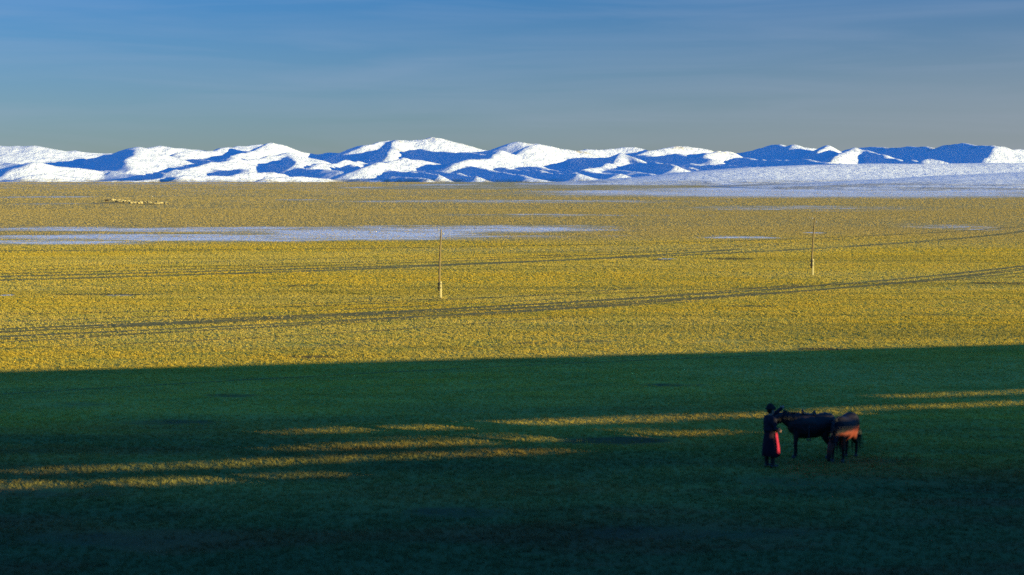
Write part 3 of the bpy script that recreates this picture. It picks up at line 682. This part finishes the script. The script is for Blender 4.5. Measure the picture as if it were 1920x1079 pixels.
make_horse(M_BAY, M_MANE, M_HOOF,
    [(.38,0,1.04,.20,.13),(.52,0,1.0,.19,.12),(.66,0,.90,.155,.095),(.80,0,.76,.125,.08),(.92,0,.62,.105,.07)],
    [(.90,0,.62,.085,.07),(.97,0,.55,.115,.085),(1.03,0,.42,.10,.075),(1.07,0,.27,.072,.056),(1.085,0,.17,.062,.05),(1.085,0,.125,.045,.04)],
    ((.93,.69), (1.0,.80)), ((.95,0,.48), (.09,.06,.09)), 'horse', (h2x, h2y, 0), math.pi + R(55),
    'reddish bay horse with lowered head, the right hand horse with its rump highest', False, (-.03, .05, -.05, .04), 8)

# ------------------------------------------------------------------ herder
M_SKIN = plain('skin', (.36, .19, .12), .6, .1, 14, .3); M_DEEL = plain('robe_wool_shaded', (.028, .012, .016), .9, .2, 14); M_ROBE_LIT = plain('robe_wool_lit', (.27, .013, .032), .9, .2, 14); M_JACK = plain('dark_felt', (.022, .018, .022), .95, .3, 12)  # robe wool in two colours: dark for shade, crimson for sun
M_SASH = plain('yellow_silk', (.75, .36, .03), .6, .15, 12, .4); M_HAT = plain('dark_fur', (.028, .020, .016), .95, .4, 26, .1, .8, .02); M_BOOT = plain('boot_leather', (.025, .018, .014), .5, .2, 14, .4)
M_HAIR = plain('hair_black', (.01, .008, .007), .6)
def make_person():
    gx, gy = ground(1443, 877); root = empty('person', (gx, gy, 0), 0)     # local: +x right of the photo, -y to the camera; figure faces right and a little away
    rz = R(28); tag(root, 'herder in fur hat and robe, coloured dark in shade and crimson where sunlit, beside the horses', 'person')
    root.rotation_euler = (0, 0, rz)                                       # figure's own front is +x
    V, Fc = [], []
    # torso, neck, head (front = +x, shoulders along y)
    loft(V, Fc, [(0,0,.86,.115,.165),(0,0,.95,.12,.17),(.0,0,1.06,.115,.15),(.0,0,1.18,.12,.165),(-.005,0,1.30,.115,.185),(-.01,0,1.38,.09,.17),(-.01,0,1.43,.06,.09)], 20)
    loft(V, Fc, [(-.01,0,1.40,.058,.058),(0,0,1.47,.052,.05),(.012,0,1.53,.055,.052)], 14)
    loft(V, Fc, [(.015,0,1.475,.05,.04),(.022,0,1.50,.075,.055),(.018,0,1.55,.092,.070),(.010,0,1.60,.097,.076),(.005,0,1.65,.088,.07),(0,0,1.69,.05,.045)], 18)
    loft(V, Fc, [(.103,0,1.60,.012,.010),(.118,0,1.575,.016,.013),(.122,0,1.555,.014,.016),(.10,0,1.545,.012,.014)], 10)     # nose
    for s in (-1, 1): ball(V, Fc, (.0, s * .077, 1.575), (.018, .010, .032)); ball(V, Fc, (.092, s * .032, 1.597), (.012, .02, .010))
    ball(V, Fc, (.092, 0, 1.522), (.014, .026, .008)); ball(V, Fc, (.088, 0, 1.51), (.014, .022, .007)); ball(V, Fc, (.082, 0, 1.487), (.02, .024, .016))
    # legs
    for s, o in ((-1, .03), (1, -.03)):
        y = s * .095; loft(V, Fc, [(0,y,.92,.10,.09),(.005,y,.78,.088,.082),(.01+o*.3,y,.62,.072,.066),(.012+o*.5,y,.50,.058,.055),(.0+o*.7,y,.38,.058,.052),(-.005+o,y,.24,.044,.042),(0+o,y,.11,.036,.036),(.02+o,y,.05,.045,.04)], 14)
        loft(V, Fc, [(-.04+o,y,.04,.035,.038),(.06+o,y,.038,.035,.042),(.15+o,y,.03,.022,.036)], 12)
    # arms: near arm (-y) bent, hand at the belt; far arm reaching to the horse's head
    arms = []
    for s, el, wr in ((-1, (-.06, -.30, 1.13), (.13, -.20, 1.06)), (1, (.25, .20, 1.41), (.43, .10, 1.58))):
        sh = Vector((-.01, s * .185, 1.365)); el = Vector(el); wr = Vector(wr); arms.append((s, sh, el, wr))
        mid = sh.lerp(el, .5)
        loft(V, Fc, [(*sh, .055, .055), (*mid, .050, .048), (*el, .042, .040), (*el.lerp(wr, .4), .042, .038), (*wr, .027, .024)], 12, (0, 0, 1))
        d = (wr - el).normalized(); up = Vector((0, 0, 1)); side = d.cross(up).normalized(); up = side.cross(d).normalized()
        pc = wr + d * .05
        loft(V, Fc, [(*(wr - d * .01), .024, .022), (*(wr + d * .03), .018, .038), (*(wr + d * .085), .014, .042)], 12, tuple(up))
        for i, ln in enumerate((.068, .078, .072, .056)):                   # four fingers curling inwards
            b0 = wr + d * .08 + up * (.030 - .020 * i); c = -side * s
            p1 = b0 + (d * .9 + c * .35).normalized() * ln * .45; p2 = p1 + (d * .4 + c * .9).normalized() * ln * .32; p3 = p2 + (d * -.2 + c).normalized() * ln * .23
            loft(V, Fc, [(*b0, .0095, .0095), (*p1, .009, .009), (*p2, .008, .008), (*p3, .0065, .0065)], 8, tuple(up))
        t0 = wr + d * .03 + up * .032; c = -side * s; t1 = t0 + (d * .6 + up * .75 + c * .3).normalized() * .035; t2 = t1 + (d * .9 + up * .1 + c * .4).normalized() * .032
        loft(V, Fc, [(*t0, .013, .012), (*t1, .011, .010), (*t2, .008, .008)], 8, tuple(side))
    fuse('body', V, Fc, M_SKIN, root, .0085, 2)
    # robe: bodice + flared skirt with folds, open slit at the side
    V, Fc = [], []; seg = 48; prof = [(1.06,.135,.175),(1.0,.15,.185),(.9,.165,.20),(.78,.18,.215),(.64,.20,.235),(.50,.215,.245),(.34,.225,.25),(.325,.21,.235)]
    for i, (z, a, b) in enumerate(prof):
        f = min(i / 6.0, 1)
        for j in range(seg):
            t = 2 * math.pi * j / seg; q = 1 + f * (.05 * math.sin(t * 7 + .4) + .03 * math.sin(t * 12 + 1.3)); V.append((a * q * math.cos(t) + .02 * f, b * q * math.sin(t), z - .01 * math.sin(3 * t) * f))
    for i in range(len(prof) - 1):
        for j in range(seg): k = i * seg; Fc.append((k + (j + 1) % seg, k + j, k + seg + j, k + seg + (j + 1) % seg))
    Fc.append(tuple(range(seg))); Fc.append(tuple(reversed(range((len(prof) - 1) * seg, len(prof) * seg)))); mesh_obj('robe', V, Fc, M_DEEL, root, True)
    V, Fc = [], []; sg = 20                                                # sunlit part of the robe painted crimson, set over the dark shaded one
    for i, (z, a, b) in enumerate(prof[1:]):
        f = min((i + 1) / 6.0, 1)
        for e in (0, .016):
            for j in range(sg + 1):
                t = R(-88 + (118 - 30 * f) * j / sg); q = 1 + f * (.05 * math.sin(t * 7 + .4) + .03 * math.sin(t * 12 + 1.3)); V.append(((a * q + .012 + e) * math.cos(t) + .02 * f, (b * q + .012 + e) * math.sin(t), z - .004 - .01 * math.sin(3 * t) * f + (.10 if i == 6 else 0)))
    wv = sg + 1
    for i in range(6):
        for e in (0, 1):
            for j in range(sg):
                k = (2 * i + e) * wv + j; q4 = (k, k + 1, k + 2 * wv + 1, k + 2 * wv); Fc.append(q4 if e == 0 else q4[::-1])
        for j in (0, sg): k = 2 * i * wv + j; Fc.append((k, k + wv, k + 3 * wv, k + 2 * wv))
    for i in (0, 6):
        for j in range(sg): k = 2 * i * wv + j; Fc.append((k, k + 1, k + wv + 1, k + wv))
    fl = mesh_obj('robe_lit_side', V, Fc, M_ROBE_LIT, root, True); fl['label'] = 'crimson sunlit side painted onto the dark robe'
    V, Fc = [], []
    loft(V, Fc, [(0,0,1.05,.145,.19),(0,0,1.10,.16,.215),(0,0,1.16,.158,.215),(0,0,1.27,.16,.235),(-.008,0,1.36,.14,.225),(-.012,0,1.42,.10,.15),(-.01,0,1.465,.072,.08)], 24)
    for s, sh, el, wr in arms:
        loft(V, Fc, [(*sh.lerp(Vector((0, 0, 1.38)), .2), .075, .07), (*sh, .075, .072), (*sh.lerp(el, .5), .068, .066), (*el, .062, .06), (*el.lerp(wr, .45), .057, .055), (*el.lerp(wr, .8), .056, .054), (*el.lerp(wr, 1.22), .052, .05)], 14, (0, 0, 1))
    fuse('jacket', V, Fc, M_JACK, root, .011, 3)
    V, Fc = [], []
    for i, (z, e) in enumerate(((1.015, .003), (1.02, .017), (1.045, .021), (1.07, .020), (1.095, .021), (1.11, .014), (1.112, .0))):
        for j in range(seg): t = 2 * math.pi * j / seg; V.append(((.148 + e) * math.cos(t), (.186 + e) * math.sin(t), z + .006 * math.sin(2 * t)))
    for i in range(6):
        for j in range(seg): k = i * seg; Fc.append((k + j, k + (j + 1) % seg, k + seg + (j + 1) % seg, k + seg + j))
    mesh_obj('sash', V, Fc, M_JACK, root, True)  # sash coloured dark to stand for its shaded side
    V, Fc = [], []                                                         # sunlit part of the sash with its knot: yellow kept only here
    for i, (z, e) in enumerate(((1.022, .018), (1.028, .030), (1.062, .036), (1.096, .030), (1.102, .018))):
        for j in range(17): t = R(-78 + 70 * j / 16); V.append(((.148 + e) * math.cos(t), (.186 + e) * math.sin(t), z + .006 * math.sin(2 * t)))
    for i in range(4):
        for j in range(16): k = i * 17; Fc.append((k + j, k + j + 1, k + 18 + j, k + 17 + j))
    Fc.append(tuple(i * 17 for i in range(5))); Fc.append(tuple(i * 17 + 16 for i in reversed(range(5))))
    b = len(V); ball(V, Fc, (.155, -.10, 1.055), (.035, .045, .04)); mesh_obj('sash_lit_front', V, Fc, M_SASH, root, True)
    for s, o in ((-1, .03), (1, -.03)):
        y = s * .095; V, Fc = [], []
        loft(V, Fc, [(.0+o*.7,y,.42,.072,.066),(-.005+o,y,.28,.066,.06),(0+o,y,.14,.056,.052),(.01+o,y,.06,.062,.055),(.01+o,y,-.005,.06,.055)], 14); loft(V, Fc, [(-.06+o,y,.035,.04,.045),(.06+o,y,.042,.05,.054),(.14+o,y,.036,.042,.05),(.19+o,y,.045,.022,.03)], 14)
        fuse('boot', V, Fc, M_BOOT, root, .011, 2)
    V, Fc = [], []; loft(V, Fc, [(-.012,0,1.53,.072,.066),(-.012,0,1.58,.092,.078),(-.008,0,1.64,.096,.080)], 16); V = [(min(x, .05), y, z) for (x, y, z) in V]; mesh_obj('hair', V, Fc, M_HAIR, root, True)
    V, Fc = [], []; loft(V, Fc, [(.005,0,1.615,.13,.12),(.005,0,1.635,.155,.145),(.005,0,1.67,.15,.14),(.0,0,1.70,.115,.105),(0,0,1.74,.095,.085),(0,0,1.775,.055,.05),(0,0,1.795,.02,.02)], 22)
    fuse('hat', V, Fc, M_HAT, root, .012, 2)
    for s in (-1, 1):
        V, Fc = [], []; ball(V, Fc, (.098, s * .033, 1.588), (.009, .012, .008), 10, 6); mesh_obj('eye', V, Fc, M_EYE, root, True)
make_person()

# ------------------------------------------------------------------ flock of sheep far out on the left
M_WOOL = plain('wool', (.36, .28, .12), .95, .25, 9, .05, .8, .04); M_FACE = plain('sheep_face', (.10, .075, .05)); M_DWOOL = plain('dark_wool', (.05, .035, .025), .95, .3, 9)
def make_sheep(wool):
    root = empty('sheep'); V, Fc = [], []
    loft(V, Fc, [(-.50,0,.56,.12,.10),(-.44,0,.58,.21,.18),(-.25,0,.60,.25,.22),(0,0,.60,.26,.23),(.25,0,.61,.24,.21),(.42,0,.63,.19,.16),(.5,0,.66,.12,.10)], 16); ball(V, Fc, (-.52, 0, .52), (.08, .12, .12))
    loft(V, Fc, [(.38,0,.70,.12,.10),(.5,0,.80,.09,.08),(.57,0,.87,.075,.065)], 12); b = fuse('fleece', V, Fc, wool, root, .035, 2)
    V, Fc = [], []; loft(V, Fc, [(.53,0,.90,.06,.055),(.60,0,.88,.07,.06),(.69,0,.80,.052,.045),(.76,0,.73,.035,.032)], 12)
    for s in (-1, 1): loft(V, Fc, [(.56,s*.05,.90,.02,.012),(.54,s*.11,.875,.026,.01),(.53,s*.16,.85,.008,.004)], 8, (0, 0, 1))
    mesh_obj('head', V, Fc, M_FACE, root, True)
    for x in (-.34, .30):
        for s in (-1, 1): V, Fc = [], []; loft(V, Fc, [(x,s*.11,.46,.06,.05),(x+.01,s*.11,.26,.028,.026),(x,s*.11,.08,.02,.02),(x+.02,s*.11,-.01,.028,.026)], 8); mesh_obj('leg', V, Fc, M_FACE, root, True)
    return root
def copy_tree(o):
    c = o.copy(); COL.objects.link(c)
    for ch in list(o.children): d = ch.copy(); COL.objects.link(d); d.parent = c
    return c
rg = random.Random(5)
proto = make_sheep(M_WOOL)
GL = 'pale woolly sheep in the flock grazing far out on the left of the plain'
tag(proto, GL, 'sheep', 'sheep of the distant flock')
spots = []
for i in range(58):
    t = (i + rg.random()) / 58; px = 207 + 104 * t; base = 379.6 + 4.8 * min(1, t * 2.4) + 1.3 * max(0, t - .6); spread = 4.2 * (1 - .55 * t)
    spots.append((px, base - rg.random() ** 1.1 * spread))
for i, (px, py) in enumerate(spots):
    o = proto if i == 0 else copy_tree(proto)
    x, y = ground(px, py); o.location = (x, y, 0); o.rotation_euler = (0, 0, math.pi + rg.gauss(0, .7)); k = rg.uniform(.68, .92); o.scale = (k, k, k)
dk = make_sheep(M_DWOOL); x, y = ground(200.5, 380.2); dk.location = (x, y, 0); dk.rotation_euler = (0, 0, math.pi); tag(dk, 'dark sheep leading the distant flock at its left end', 'sheep', 'sheep of the distant flock')
dk.scale = (1.15, 1.15, 1.15)
print('objects', len(bpy.data.objects))
